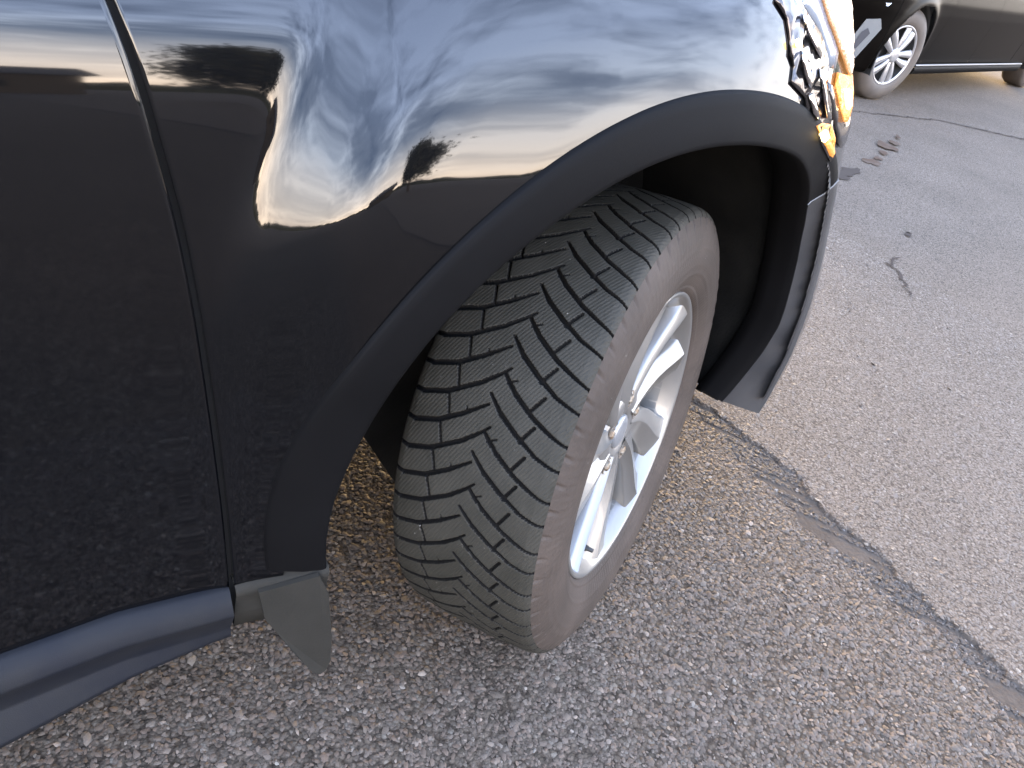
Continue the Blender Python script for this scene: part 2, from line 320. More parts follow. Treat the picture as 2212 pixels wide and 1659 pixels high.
def blobs(name, cs, material, z=.004, seed=0):
    rg = np.random.default_rng(seed); V = []; F = []
    for (x, y, a_, b_, rot) in cs:
        n = 26; k = len(V); ph0 = rg.uniform(0, 6, 4)
        for i in range(n):
            t = 2*PI*i/n; r__ = 1+.18*math.sin(2*t+ph0[0])+.14*math.sin(3*t+ph0[1])+.10*math.sin(5*t+ph0[2])+.06*math.sin(9*t+ph0[3])
            u, v = a_*r__*math.cos(t), b_*r__*math.sin(t); V.append((x+u*math.cos(rot)-v*math.sin(rot), y+u*math.sin(rot)+v*math.cos(rot), z))
        F.append(tuple(range(k, k+n))); z += .0015
    return tag(meshobj(name, V, F, material, smooth=False), kind='structure')
M['stain'] = mat('brown_stain', (.060, .038, .026), .95, 0, .05, tint2=(.085, .064, .050), vscale=14)
blobs('pavement_stain', [(3.50, 1.66, .07, .045, .4), (3.62, 1.70, .05, .02, .3), (3.78, 1.77, .05, .025, .8), (3.95, 1.86, .09, .055, .6), (4.10, 1.90, .05, .03, .3), (4.28, 1.99, .05, .015, .6)], M['stain'])
ribbon('pavement_crack', [(2.36, .80), (2.27, .71), (2.18, .62), (2.09, .53)], [.004, .006, .005, .003], M['crk'], seed=3)
ribbon('pavement_crack', [(2.72, .94), (2.69, .90)], [.010, .010], M['crk'], seed=4)
ribbon('pavement_crack', [(4.4, 2.46), (4.8, 2.40), (5.35, 2.31), (5.6, 2.18), (6.0, 1.94), (6.6, 1.7), (7.6, 1.2)], [.004, .008, .007, .010, .011, .014, .016], M['crk'], seed=5)

# ------------------------------------------------------------------ body surface of the near car
S0 = -.05
KZ = ([.3, .4, .5, .6, .7, .8, .9, .95, 1.0], [.68, .72, .81, .95, 1.12, 1.23, 1.31, 1.27, 1.2])
_K = np.linspace(.6, 1.4, 33); _T = np.linspace(0, 2.6, 1041)
_TH = np.minimum(np.pi/2, _K[:, None]*_T+3.0*np.clip(_T-.80, 0, None)**2)
_cum = lambda a: np.concatenate([np.zeros((len(a), 1)), np.cumsum((a[:, 1:]+a[:, :-1])/2, axis=1)*(_T[1]-_T[0])], 1)
_PX = _cum(np.cos(_TH)); _PY = _cum(np.sin(_TH))
def _bil(A, k, t):
    i = np.clip((k-_K[0])/(_K[1]-_K[0]), 0, 31.999); j = np.clip(t/(_T[1]-_T[0]), 0, 1039.999); a = i.astype(int); b = j.astype(int); u = i-a; v = j-b
    return (A[a, b]*(1-u)+A[a+1, b]*u)*(1-v)+(A[a, b+1]*(1-u)+A[a+1, b+1]*u)*v
def plan(s, z):
    s, z = np.broadcast_arrays(np.asarray(s, float), np.asarray(z, float)); K = np.interp(z, *KZ); t = np.clip(s-S0, 0, None)
    th = _bil(_TH, K, t); return np.minimum(s, S0)+_bil(_PX, K, t), _bil(_PY, K, t), np.sin(th), -np.cos(th)
def integ(xs, deg, lo, hi, z0):
    g = np.linspace(lo, hi, 1601); a = np.interp(g, xs, deg); k = np.ones(13)/13
    a = np.convolve(np.pad(a, 6, mode='edge'), k, 'valid'); v = -np.tan(np.radians(a))
    I = np.concatenate([[0], np.cumsum((v[1:]+v[:-1])/2*np.diff(g))]); I -= np.interp(z0, g, I); return g, I
DG, DI = integ([.1, .3, .5, .75, .83, .872, .895, .905, .93, .98, 1.02, 1.06, 1.10], [-6, -1, 1, 3, 5, 11.5, 16, 22, 30, 42, 58, 72, 82], .1, 1.1, .5)
FG, FI = integ([-.6, -.2, -.08, -.03, 0, .04, .08, .13, .2, .26, .32], [-3, 0, 3, 9, 12.5, 17, 22, 28, 42, 58, 76], -.65, .36, 0)
ZS = [-.58, -.535, -.49, -.438, -.34, -.236, -.1, .1, .3, .6, 1.4]; ZZ = [.735, .752, .800, .815, .822, .832, .83, .815, .795, .78, .77]
HS = [-1.5, -.62, -.57, -.535, -.505, -.478, -.455, -.42, -.3, .2, .6, 1.4]; HH = [-.06, -.035, -.014, .005, .025, .041, .0465, .049, .052, .052, .05, .04]
def smo(xs, ys, x, w=.03): return sum(np.interp(x+o*w, xs, ys) for o in (-1, -.5, 0, .5, 1))/5
def out(s, z):
    s, z = np.broadcast_arrays(np.asarray(s, float), np.asarray(z, float))
    d = np.interp(z, DG, DI); q0 = .735+np.clip((s+.535)*.75, 0, .075); q = np.clip(z-q0, 0, .2)**1.25*1.5; ff = smo(HS, HH, -.535+(s+.535-.30*q)/(1+6*q), .018)+np.interp(z-smo(ZS, ZZ, s), FG, FI)
    k = .006; mm = np.maximum(d, ff); return mm+k*np.log(np.exp((d-mm)/k)+np.exp((ff-mm)/k))
def surf(s, z, off=0.):
    x, y, nx, ny = plan(s, z); o = out(s, z)+off
    return np.stack(np.broadcast_arrays(x+nx*o, y+ny*o, z), -1)
_SG = np.linspace(-.05, 1.2, 600)
def s_of_x(x, z):
    return float(x) if x <= S0 else float(np.interp(x, plan(_SG, np.full(600, z))[0], _SG))
GZ = [.20, .228, .284, .426, .555, .67, .757, .824, .88, .899, .93, 1.1]; GS = [-.559, -.558, -.558, -.567, -.578, -.589, -.600, -.614, -.625, -.631, -.640, -.69]
def gap(z): return sum(np.interp(z+o*.03, GZ, GS) for o in (-1, -.5, 0, .5, 1))/5
ACX, ACZ, AR = -.03, .40, .440

car = empty('parked_car', (0, .9, 0)); tag(car, 'glossy dark blue-black car filling the left side, its front wheel turned to show the tread', 'car')
PC = Matrix.Translation((0, -.9, 0))
def part(o, parent=None):
    o.parent = parent or car
    if parent is None: o.location = (0, -.9, 0)
    return o

def shell(name, sA, sB, zb, zt, nu, nv, material, hole=None, foldA=0, foldB=0, foldbot=0):
    u = np.linspace(0, 1, nu); v = np.linspace(0, 1, nv)
    U, Vv = np.meshgrid(u, v, indexing='ij')
    zbv = zb(sA(.3)+(sB(.3)-sA(.3))*u) if callable(zb) else np.full(nu, zb)
    Zz = zbv[:, None]+Vv*(zt-zbv[:, None]); Ss = sA(Zz)+U*(sB(Zz)-sA(Zz)); P = surf(Ss, Zz)
    cols = []
    if foldA:
        for o_, ds in ((-.016, .0016), (-.004, .0006), (-.001, .0)): cols.append(surf(Ss[0]+ds, Zz[0], o_))
    cols += [P[i] for i in range(nu)]
    if foldB:
        for o_, ds in ((-.001, 0), (-.004, -.0006), (-.016, -.0016)): cols.append(surf(Ss[-1]+ds, Zz[-1], o_))
    P = np.stack(cols)
    if foldbot:
        add = []
        x0 = P[:, 0]
        nrm = np.zeros_like(x0); nrm[:, 1] = 1
        add = [x0+nrm*.020+np.array([0, 0, .001]), x0+nrm*.004, x0+nrm*.001-np.array([0, 0, .0015])]
        P = np.concatenate([np.stack(add, 1), P], 1)
    n, m_ = P.shape[:2]; F = gridF(n, m_); V = P.reshape(-1, 3)
    if hole is not None:
        c = V[F].mean(1); F = F[~hole(c)]
    return part(meshobj(name, V, F, material, smooth=True))
def zbot(s): return np.interp(s, [-1.9, -.8, -.68, -.56, -.50, -.46, -.40], [.30, .295, .305, .292, .322, .345, .36])
archhole = lambda c: np.hypot(c[:, 0]-ACX, c[:, 2]-ACZ) < AR+.045
door = shell('front_door', lambda z: -1.75+0*z, lambda z: gap(z)-.0028, lambda s: zbot(s), 1.075, 240, 220, M['paint'], foldA=1, foldB=1, foldbot=1)
door['label'] = 'dark glossy front door'
fender = shell('front_fender', lambda z: gap(z)+.0028, lambda z: .235+0*z, lambda s: zbot(s), 1.075, 260, 220, M['paint'], hole=archhole, foldA=1, foldB=0, foldbot=1)
rear = shell('rear_body_side', lambda z: -3.6+0*z, lambda z: -1.757+0*z, .30, 1.075, 30, 80, M['paint'], foldB=1)
bumper = shell('front_bumper', lambda z: .236+0*z, lambda z: 2.35+0*z, .30, .94, 200, 120, M['paint'], hole=archhole)
# dark jamb behind the shut line
zz = np.linspace(.2, 1.05, 40); Vj = np.concatenate([surf(gap(zz)-.03, zz, -.02), surf(gap(zz)+.03, zz, -.02)])
part(meshobj('door_seal', Vj, np.array([[i, i+1, 41+i, 40+i] for i in range(39)]), M['seal'], smooth=True))
# hood, greenhouse, roof
ss = np.linspace(-.62, 2.3, 60); e = surf(ss, 1.072, -.002); V = []
for i in range(len(ss)):
    for k in range(12):
        w = k/11; p = e[i]*(1-w)+np.array([min(e[i][0], 1.0)*.55-.2, .9, 1.072])*w; p[2] = 1.072+.075*math.sin(w*PI/2); V.append(p)
part(meshobj('hood', V, gridF(60, 12), M['paint'], smooth=True))
M['glass'] = mat('tinted_side_glass', (.02, .022, .022), .03, ior=1.5)
gl = [(-.75, .10, 1.07), (-3.3, .10, 1.07), (-3.2, .38, 1.52), (-1.35, .38, 1.54)]
part(meshobj('side_window', gl+[(x, y+.02, z_) for x, y, z_ in gl], [(0, 1, 2, 3), (7, 6, 5, 4), (0, 4, 5, 1), (1, 5, 6, 2), (2, 6, 7, 3), (3, 7, 4, 0)], M['glass'], smooth=False))
rf = []
for i in range(12):
    x = -3.4+i*(2.1/11)
    for k in range(9): w = k/8; rf.append((x, .38+w*1.04, 1.535+.07*math.sin(w*PI)+.03*math.sin(i/11*PI)))
part(meshobj('roof', rf, gridF(12, 9), M['paint'], smooth=True))
ws = []
for i in range(6):
    for k in range(9): w = k/8; t_ = i/5; ws.append((-.62-.72*t_+.10*math.sin(w*PI)*(1-t_)+.1*t_*math.sin(w*PI), .10+.28*t_+w*(1.6-.56*t_), 1.09+.45*t_))
part(meshobj('windscreen', ws, gridF(6, 9), M['glass'], smooth=True))
part(box('underbody', (-3.4, .14, .19), (-.52, 1.68, .40), M['under']))
part(box('engine_undertray', (-.52, .48, .21), (.70, 1.34, .40), M['under']))
part(box('cabin_floor_mass', (-3.3, .10, .41), (-.70, 1.7, 1.0), M['under']))
# far side body so that the car is closed
fs_ = surf(np.linspace(-3.6, .25, 60)[:, None], np.linspace(.3, 1.075, 20)[None, :]); fs_[..., 1] = 1.8-fs_[..., 1]
mb = meshobj('far_side_panel', fs_.reshape(-1, 3), gridF(60, 20, flip=True), M['paint'], smooth=True)
part(mb)

# wheel arch trim: lipped band following the arch
ph = np.radians(np.linspace(-164, 196, 2)); 
phis = np.radians(np.linspace(188, -16, 150))
def arch_point(phi, r, off, inn=0.):
    x = ACX+r*math.cos(phi); z_ = ACZ+r*math.sin(phi); s = s_of_x(x, z_)
    d_ = math.degrees(phi); u_b = max(0., min(1., (82-d_)/52)); bev = .040*u_b*u_b*(3-2*u_b)+.03*max(0., min(1., (8-d_)/24)); inn = inn+bev*max(0., min(1., (.4945-r)/.047))
    u_o = max(0., min(1., (62-d_)/24)); off = off+.011*u_o*max(0., min(1., (d_+40)/40))*max(0., min(1., (.500-r)/.030))
    p = surf(s, z_, off); _, _, nx, ny = plan(s, z_); p = p-np.array([float(nx), float(ny), 0])*inn; return p
V = []
prof = [(.456, -.012, .05), (.444, -.008, .045), (.4405, -.003, .030), (.4400, .0005, .012), (.4408, .0030, .0), (.4425, .0045, 0), (.447, .0055, 0), (.465, .0060, 0), (.482, .0060, 0), (.4925, .0055, 0), (.495, .0035, 0), (.496, -.006, 0)]
for p_ in phis:
    d = math.degrees(p_); wd = 1+.10*max(0, min(1, (d-130)/60))
    for r, off, inn in prof:
        rr = .44+(r-.44)*wd; V.append(arch_point(p_, rr, off, inn))
V = np.array(V).reshape(len(phis), len(prof), 3)
ksp = int(np.argmin(np.abs(phis-math.radians(46))))
trim = part(meshobj('wheel_arch_trim', V[:ksp+1].reshape(-1, 3), gridF(ksp+1, len(prof)), M['clad'], smooth=True))
M['clad_grey'] = mat('grey_plastic', (.019, .019, .020), .5, 0, .3, bump=.0002, bscale=900, tint2=(.030, .029, .029), vscale=11)  # lighter grey than the rest of the arch trim, outer rows only
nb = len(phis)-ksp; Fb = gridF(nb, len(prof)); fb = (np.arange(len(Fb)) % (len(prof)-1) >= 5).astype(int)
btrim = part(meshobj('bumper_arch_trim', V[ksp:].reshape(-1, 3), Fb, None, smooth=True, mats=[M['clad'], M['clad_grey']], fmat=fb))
btrim['label'] = 'lighter grey lower end of the arch trim on the bumper'
trim['label'] = 'matte black plastic wheel arch trim'
# joint between the two arch trim pieces on the front side
M['edge'] = mat('worn_pale_edge', (.075, .078, .082), .45)
V = []
for dphi, do in ((-.0035, -.001), (-.0022, .0012), (.0022, .0012), (.0035, -.001)):
    for r, off, inn in prof[4:11]: V.append(arch_point(phis[ksp]+dphi, r, off+do, inn))
part(meshobj('trim_joint', V, gridF(4, 7), M['edge'], smooth=True))

# rocker panel with two lit steps
rs = np.linspace(-3.3, -.562, 120); V = []
def rocker_prof(s):
    w = float(np.clip((-.575-s)/.24, 0, 1)); zt = float(zbot(s))-.002
    return [(zt+.004, -.02), (zt+.001, .002), (zt-.001, .008), (zt-.0255, .0245), (zt-.029, .0250), (zt-.033, .0235), (zt-.064-.006*w, .0130), (zt-.068-.006*w, .0135+.001*w), (zt-.074-.022*w, .0150+.022*w), (zt-.079-.024*w, .0155+.0225*w), (zt-.088-.026*w, .0050+.018*w), (zt-.098-.026*w, -.04)]
for s in rs:
    for z_, o_ in rocker_prof(float(s)):
        V.append((s, -o_-.0, z_))
rk = part(meshobj('rocker_panel', V, gridF(len(rs), 12), M['clad_dusty'], smooth=True)); rk['label'] = 'dusty black plastic sill with a stepped ledge'
V = []; rs2 = np.linspace(-.556, -.464, 16)
for s in rs2:
    zt = float(zbot(s))-.001; o0 = float(out(s, zt)); h = .075-.25*max(0, s+.52)
    for dz, do in ((.006, -.02), (.0, .002), (-.006, .006), (-.014, .007), (-.018, .0045), (-h*.6, .003), (-h, .001), (-h-.003, -.015)): V.append((s, -(o0+do), zt+dz))
part(meshobj('fender_bottom_trim', V, gridF(16, 8), M['flap'], smooth=True))
# mud flap
fp = [(x-.013, .335-(.335-z_)*.90) for x, z_ in [(-.522, .292), (-.464, .335), (-.452, .300), (-.440, .20), (-.437, .135), (-.441, .115), (-.448, .107), (-.458, .116), (-.482, .165), (-.502, .210), (-.514, .235)]]
V = [(x, -float(out(x, .335))-.0125+.03*(.33-z_)*.5, z_) for x, z_ in fp]+[(x, -float(out(x, .335))-.0065+.03*(.33-z_)*.5, z_) for x, z_ in fp]; n = len(fp)
fl = part(meshobj('mud_flap', V, [tuple(range(n))[::-1], tuple(range(n, 2*n))]+[(i, (i+1) % n, n+(i+1) % n, n+i) for i in range(n)], M['flap'], smooth=False))

# wheel well liner
V = []; pl = np.radians(np.linspace(187, -17, 90)); ys = [-.030, .0, .04, .10, .16, .22, .30, .38, .44]
for i, p_ in enumerate(pl):
    for k, y_ in enumerate(ys):
        rr = .452+.004*math.sin(i*.9)*(k % 2)+(.006 if 3 <= k <= 5 else 0)
        x = ACX+rr*math.cos(p_); z_ = ACZ+rr*math.sin(p_)
        if k < 2: V.append(tuple(arch_point(p_, .449+.003*k, -.012, .03+.02*k)))
        else: V.append((x, y_+(max(0, x-.05)*.12 if k < 5 else 0), z_))
part(meshobj('wheel_well_liner', V, gridF(90, len(ys)), M['liner'], smooth=True))
V = [(ACX, .44, ACZ)]+[(ACX+.46*math.cos(p_), .44, max(.22, ACZ+.46*math.sin(p_))) for p_ in pl]
part(meshobj('inner_wheel_well', V, [(0, i+1, i+2) for i in range(89)], M['liner'], smooth=False))
sp = [(-.45, .60), (-.33, .34), (-.27, .237), (-.177, .077), (-.12, .075), (-.06, .12), (-.06, .70), (-.30, .75)]
V = [(x, .240, z_) for x, z_ in sp]+[(x, .246, z_) for x, z_ in sp]; n = len(sp)
part(meshobj('splash_shield', V, [tuple(range(n)), tuple(range(2*n-1, n-1, -1))]+[((i+1) % n, i, n+i, n+(i+1) % n) for i in range(n)], M['liner'], smooth=False))
part(box('suspension_arm', (-.05, .20, .20), (.05, .46, .25), M['under'], bev=.01))

# ------------------------------------------------------------------ wheel
steer, camb = .4671, .1357
fw = Vector((math.cos(steer), math.sin(steer), 0)); oo = Vector((math.sin(steer), -math.cos(steer), 0)); uu = Vector((0, 0, 1))
o2 = math.cos(camb)*oo+math.sin(camb)*uu; u2w = -math.sin(camb)*oo+math.cos(camb)*uu
WC = Vector((-.0017, .0633, .3545))
wm = Matrix((fw, u2w, o2)).transposed().to_4x4(); wm.translation = WC-Vector((0, .9, 0))
wheel = empty('wheel', parent=car); wheel.matrix_local = wm; wheel['label'] = 'front wheel steered outward'
wmw = np.array(Matrix((fw, u2w, o2)).transposed()); wc = np.array(WC)
def squash(V):
    Wd = V@wmw.T+wc; low = Wd[:, 2] < .0035
    dz = np.clip(.0035-Wd[:, 2], 0, None); Wd[:, 2] += dz
    return (Wd-wc)@wmw
R0 = .3525; CIRC = 2*PI*R0; NP = 31; PER = CIRC/NP*1000/2      # groove pitch (mm)
def seg_d(px, py, a, b):
    ax, ay = a; bx, by = b; dx, dy = bx-ax, by-ay; t = np.clip(((px-ax)*dx+(py-ay)*dy)/(dx*dx+dy*dy), 0, 1)
    return np.hypot(px-ax-t*dx, py-ay-t*dy), t
def groove_depth(s, w):
    """s along the circumference, w across, both in mm"""
    D = np.zeros_like(s)
    P2 = PER*2
    def poly(pts, widths, depth, s0):
        nonlocal D
        for a, b, wa, wb in zip(pts[:-1], pts[1:], widths[:-1], widths[1:]):
            for sh in (-2*P2, -P2, 0, P2, 2*P2):
                lo = min(a[0], b[0])+s0+sh-6; hi = max(a[0], b[0])+s0+sh+6
                if hi < 0 or lo > P2: continue
                msk = (sm_ >= lo) & (sm_ <= hi) & (w >= min(a[1], b[1])-6) & (w <= max(a[1], b[1])+6)
                if not msk.any(): continue
                dd, t = seg_d(sm_[msk], w[msk], (a[0]+s0+sh, a[1]), (b[0]+s0+sh, b[1]))
                hw = (wa+(wb-wa)*t)/2*.92
                v = np.clip((hw-dd)/.55+.5, 0, 1)*depth
                D[msk] = np.maximum(D[msk], v)
    sm_ = np.mod(s, P2)
    for k in (0, 1):
        s0 = k*PER
        if k == 0:
            poly([(0, -101), (1, -86), (-9, -55), (-32, -18), (-50, 3), (-60, 12)], [4.5, 5.6, 5.4, 4.6, 3.2, 1.4], 6.5, s0)
            poly([(-53, 6), (-34, 27), (-15, 57), (-3, 84), (4, 103)], [3.0, 5.2, 4.8, 3.6, 2.4], 6.5, s0)
            poly([(-42, 13), (-49, 24)], [1.6, 1.4], 3.5, s0)
        else:
            poly([(0, -101), (1, -86), (-9, -55), (-28, -25), (-48, 1)], [4.5, 5.6, 5.4, 4.6, 2.0], 6.5, s0)
            poly([(-61, -1), (-43, 18), (-25, 46), (-10, 74), (-1, 103)], [2.0, 5.2, 5.0, 3.8, 2.4], 6.5, s0)
            poly([(-30, -22), (-37, -24)], [1.4, 1.0], 3, s0)
        poly([(-20, 50), (-41, 62)], [3.4, 3.2], 5.0, s0)
        poly([(-46, -53), (-19, -43)], [2.9, 2.3], 5.0, s0)
    return D
NA, NW = 1860, 176
wv = np.linspace(-.103, .103, NW); an = np.arange(NA)/NA*2*PI
A, Wv = np.meshgrid(an, wv, indexing='ij')
dep = groove_depth(A*R0*1000, Wv*1000)
crown = np.interp(np.abs(wv), [0, .04, .075, .09, .097, .100, .103], [.3560, .3552, .3530, .3510, .3480, .3455, .3405])
Rr = crown[None, :]-dep*.001
V = np.stack([Rr*np.cos(A), Rr*np.sin(A), Wv], -1).reshape(-1, 3)
F = gridF(NA, NW, wrap=True)
fdep = dep.ravel()[F].mean(1)
V = squash(V)
uvs = np.stack([A*R0, Wv], -1).reshape(-1, 2)
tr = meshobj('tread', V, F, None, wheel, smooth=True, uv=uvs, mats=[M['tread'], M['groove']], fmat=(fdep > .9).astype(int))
tr['label'] = 'dusty black tread with curved grooves'
# sidewalls, with serrated shoulder and a faint rim guard
def sidewall(sign):
    prof = [(.1030, .3405), (.1060, .3350), (.1085, .3300), (.1110, .3230), (.1140, .3130), (.1162, .3000), (.1172, .2880), (.1170, .2760), (.1150, .2640), (.1120, .2540), (.1085, .2460), (.1065, .2420), (.1060, .2385), (.1030, .2340), (.0985, .2300), (.096, .2262), (.093, .220)]
    prof = np.array(prof); fine = []
    for a, b in zip(prof[:-1], prof[1:]):
        for k in range(4): fine.append(a+(b-a)*k/4)
    fine.append(prof[-1]); fine = np.array(fine); nA = 992 if sign > 0 else 248
    aa = np.arange(nA)/nA*2*PI; A2, Kk = np.meshgrid(aa, np.arange(len(fine)), indexing='ij')
    w = fine[Kk, 0]; r = fine[Kk, 1]
    sp = np.mod(A2*R0*1000+4, PER)/PER
    wf = np.clip((r-.322)/.02, 0, 1)
    notch = np.clip(1-np.abs(sp-.5-.18*(1-wf))/.10, 0, 1)*wf
    w = w-notch*.0030; r = r-notch*.0035
    w = w+.0006*np.clip(np.sin(A2*62)*3, 0, 1)*np.exp(-((r-.312)/.004)**2)
    ring = np.exp(-((r-.262)/.0018)**2)*.0010+np.exp(-((r-.300)/.0012)**2)*.0006; w = w+ring
    V = np.stack([r*np.cos(A2), r*np.sin(A2), w*sign], -1).reshape(-1, 3)
    return squash(V), gridF(nA, len(fine), wrap=True, flip=sign < 0), np.stack([A2*.3, r], -1).reshape(-1, 2)
for sg in (1, -1):
    V, F, uv = sidewall(sg); sw = meshobj('sidewall', V, F, M['side'], wheel, smooth=True, uv=uv)
    if sg > 0: sw['label'] = 'brown dusty outer sidewall'
# rim
rp = [(.2240, .088), (.2285, .094), (.2305, .0985), (.2300, .1012), (.2275, .1020), (.2245, .1015), (.2225, .0990), (.2195, .0940), (.2150, .086), (.2090, .074), (.2060, .055), (.2020, .02), (.198, -.03), (.200, -.08), (.212, -.098)]
V, F = lathe(rp[:11], 160); rim = meshobj('rim', V, F, M['rim'], wheel, smooth=True)
V, F = lathe(rp[9:], 96); meshobj('rim_barrel', V, F, M['barrel'], wheel, smooth=True)
# five twisted twin spokes, each a faceted closed blade
def spoke(name, th0, th1, r0, r1, wl0, wl1, wr0, wr1, z0, zm, z1, ridge, ldrop, rdrop):
    n = 22; rows = []
    for i in range(n):
        t = i/(n-1); r = r0+(r1-r0)*t; e_ = t*t*(3-2*t); th = math.radians(th0+(th1-th0)*e_)
        wl = wl0+(wl1-wl0)*t+.008*max(0, (t-.82)/.18)**2; wr = wr0+(wr1-wr0)*t+.008*max(0, (t-.82)/.18)**2
        zc = z0*(1-t)**2+2*zm*t*(1-t)+z1*t*t
        prof = [(-wl, zc-ldrop-.030), (-wl, zc-ldrop-.004), (-wl*.93, zc-ldrop), (ridge*.9, zc-.0006), (ridge, zc), (ridge*1.1+.0012, zc-.0008), (wr*.92, zc-rdrop), (wr, zc-rdrop-.004), (wr, zc-rdrop-.030)]
        c, s_ = math.cos(th), math.sin(th)
        rows.append([(r*c-w*s_, r*s_+w*c, zz_) for w, zz_ in prof])
    V = np.array(rows); F = gridF(n, len(prof), flip=True)
    o = meshobj(name, V.reshape(-1, 3), F, M['rim'], wheel, smooth=True); 
    o.data.polygons.foreach_set('use_smooth', np.full(len(F), True)); 
    return o
for k in range(5):
    b = -115+72*k
    spoke('spoke', b-2, b-16, .040, .2235, .024, .036, .024, .030, .080, .084, .0985, -.003, .006, .012)
    spoke('spoke', b+24, b+10, .044, .2235, .020, .034, .022, .042, .079, .083, .0975, .006, .012, .003)
V, F = lathe([(.001, .070), (.026, .071), (.029, .072), (.0305, .074), (.045, .0775), (.060, .0775), (.072, .074), (.080, .060), (.082, .03)], 80)
meshobj('hub', V, F, M['rim'], wheel, smooth=True)
V, F = lathe([(.0005, .0800), (.015, .0795), (.024, .0780), (.0275, .0755), (.028, .070)], 48); meshobj('center_cap', V, F, M['cap'], wheel, smooth=True)
for k in range(5):
    a = math.radians(-151+72*k+16); cxn, cyn = .0572*math.cos(a), .0572*math.sin(a)
    V, F = lathe([(.0140, .0780), (.0138, .0783), (.0132, .0778), (.0125, .066)], 24); V = V+np.array([cxn, cyn, 0]); meshobj('lug_recess', V, F, M['rust'], wheel, smooth=True)
    V, F = lathe([(.0005, .0822), (.005, .0820), (.0078, .0805), (.0084, .078), (.0084, .066)], 6); V = V+np.array([cxn, cyn, 0]); meshobj('lug_nut', V, F, M['nut'], wheel, smooth=False)
V, F = lathe([(.0005, .030), (.0035, .030), (.0038, .022), (.0052, .018), (.0052, .0)], 12)
a = math.radians(-113); vo = meshobj('valve_stem', V, F, M['valve'], wheel, smooth=True); vo.location = (.196*math.cos(a), .196*math.sin(a), .064); vo.rotation_euler = (0, 0, a)
V, F = lathe([(.001, .02), (.075, .02), (.085, .012), (.09, -.01), (.165, -.01), (.166, -.03), (.09, -.03)], 64); meshobj('brake_disc', V, F, M['disc'], wheel, smooth=True)

# ------------------------------------------------------------------ headlight of the near car (outlines in body coordinates s, z)
def patch(name, poly, off, material, parent, sub=1, jit=0., smooth=True, thick=.004, seed=0):
    bm = bmesh.new(); vs = [bm.verts.new((s, z_, 0)) for s, z_ in poly]; bm.faces.new(vs)
    bmesh.ops.triangulate(bm, faces=bm.faces[:])
    for _ in range(sub): bmesh.ops.subdivide_edges(bm, edges=bm.edges[:], cuts=1, use_grid_fill=True); bmesh.ops.triangulate(bm, faces=bm.faces[:])
    rg = random.Random(seed)
    for v in bm.verts:
        s, z_ = v.co.x, v.co.y; j = 0 if v.is_boundary else rg.uniform(-jit, jit)
        p = surf(s, z_, off+j); v.co = Vector([float(c) for c in p])
    r_ = bmesh.ops.extrude_face_region(bm, geom=bm.faces[:])
    for v in [g for g in r_['geom'] if isinstance(g, bmesh.types.BMVert)]: v.co += Vector((-.2*thick, thick, 0))
    bmesh.ops.recalc_face_normals(bm, faces=bm.faces[:])
    me = bpy.data.meshes.new(name); bm.to_mesh(me); bm.free(); me.materials.append(material)
    me.polygons.foreach_set('use_smooth', np.full(len(me.polygons), smooth))
    o = bpy.data.objects.new(name, me); C.objects.link(o); o.parent = parent; return o
hl = part(empty('headlight')); hl['label'] = 'headlight with dark chrome facets and amber tips given a sun reflection glow'
left = [(.036, .978), (.058, .963), (.064, .945), (.067, .928), (.075, .918), (.072, .901), (.111, .884), (.12, .868), (.142, .853), (.161, .84), (.2, .818), (.237, .799), (.248, .793), (.251, .813), (.228, .843), (.198, .876), (.184, .897), (.19, .91), (.181, .924), (.156, .949), (.125, .963), (.106, .974), (.085, .99), (.05, .995)]
patch('bezel', left, .0035, M['darkchrome'], hl, sub=2, jit=.0024, seed=5)
patch('lens_sky_tone', [(.106, .978), (.125, .966), (.156, .951), (.183, .927), (.195, .912), (.225, .908), (.245, .925), (.225, .945), (.192, .965), (.175, .985), (.16, 1.0)], .002, M['lens_sky_tone'], hl, sub=1, smooth=True)
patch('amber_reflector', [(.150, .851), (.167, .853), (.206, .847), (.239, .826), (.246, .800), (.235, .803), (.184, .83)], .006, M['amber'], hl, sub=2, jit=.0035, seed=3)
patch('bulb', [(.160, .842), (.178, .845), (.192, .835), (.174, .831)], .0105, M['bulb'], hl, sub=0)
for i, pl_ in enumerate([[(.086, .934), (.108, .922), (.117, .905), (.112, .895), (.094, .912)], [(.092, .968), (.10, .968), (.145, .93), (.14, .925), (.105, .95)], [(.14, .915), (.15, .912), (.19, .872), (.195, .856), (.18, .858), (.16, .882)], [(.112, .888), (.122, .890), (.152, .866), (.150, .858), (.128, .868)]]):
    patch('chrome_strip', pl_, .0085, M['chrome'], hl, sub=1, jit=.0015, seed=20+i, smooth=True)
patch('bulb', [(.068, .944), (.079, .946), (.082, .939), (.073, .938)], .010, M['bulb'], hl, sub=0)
patch('front_chrome_glow', [(.173, .985), (.192, .961), (.242, .928), (.306, .899), (.33, .89), (.40, .89), (.412, .92), (.415, .95), (.415, .998), (.3, 1.02)], .006, M['chrome_glow'], hl, sub=3, jit=.0022, seed=8, smooth=True)  # front chrome, no lamp: the warm glow is a painted reflection
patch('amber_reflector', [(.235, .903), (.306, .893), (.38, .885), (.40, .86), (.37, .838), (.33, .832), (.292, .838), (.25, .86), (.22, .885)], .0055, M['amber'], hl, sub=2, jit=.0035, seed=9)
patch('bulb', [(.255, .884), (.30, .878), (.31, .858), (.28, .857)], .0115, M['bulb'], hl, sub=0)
patch('bezel', [(.198, .870), (.184, .897), (.22, .886), (.25, .86), (.292, .836), (.33, .83), (.38, .838), (.40, .82), (.36, .80), (.31, .80), (.27, .815), (.251, .83), (.231, .843)], .0045, M['darkchrome'], hl, sub=1, jit=.003, seed=12)


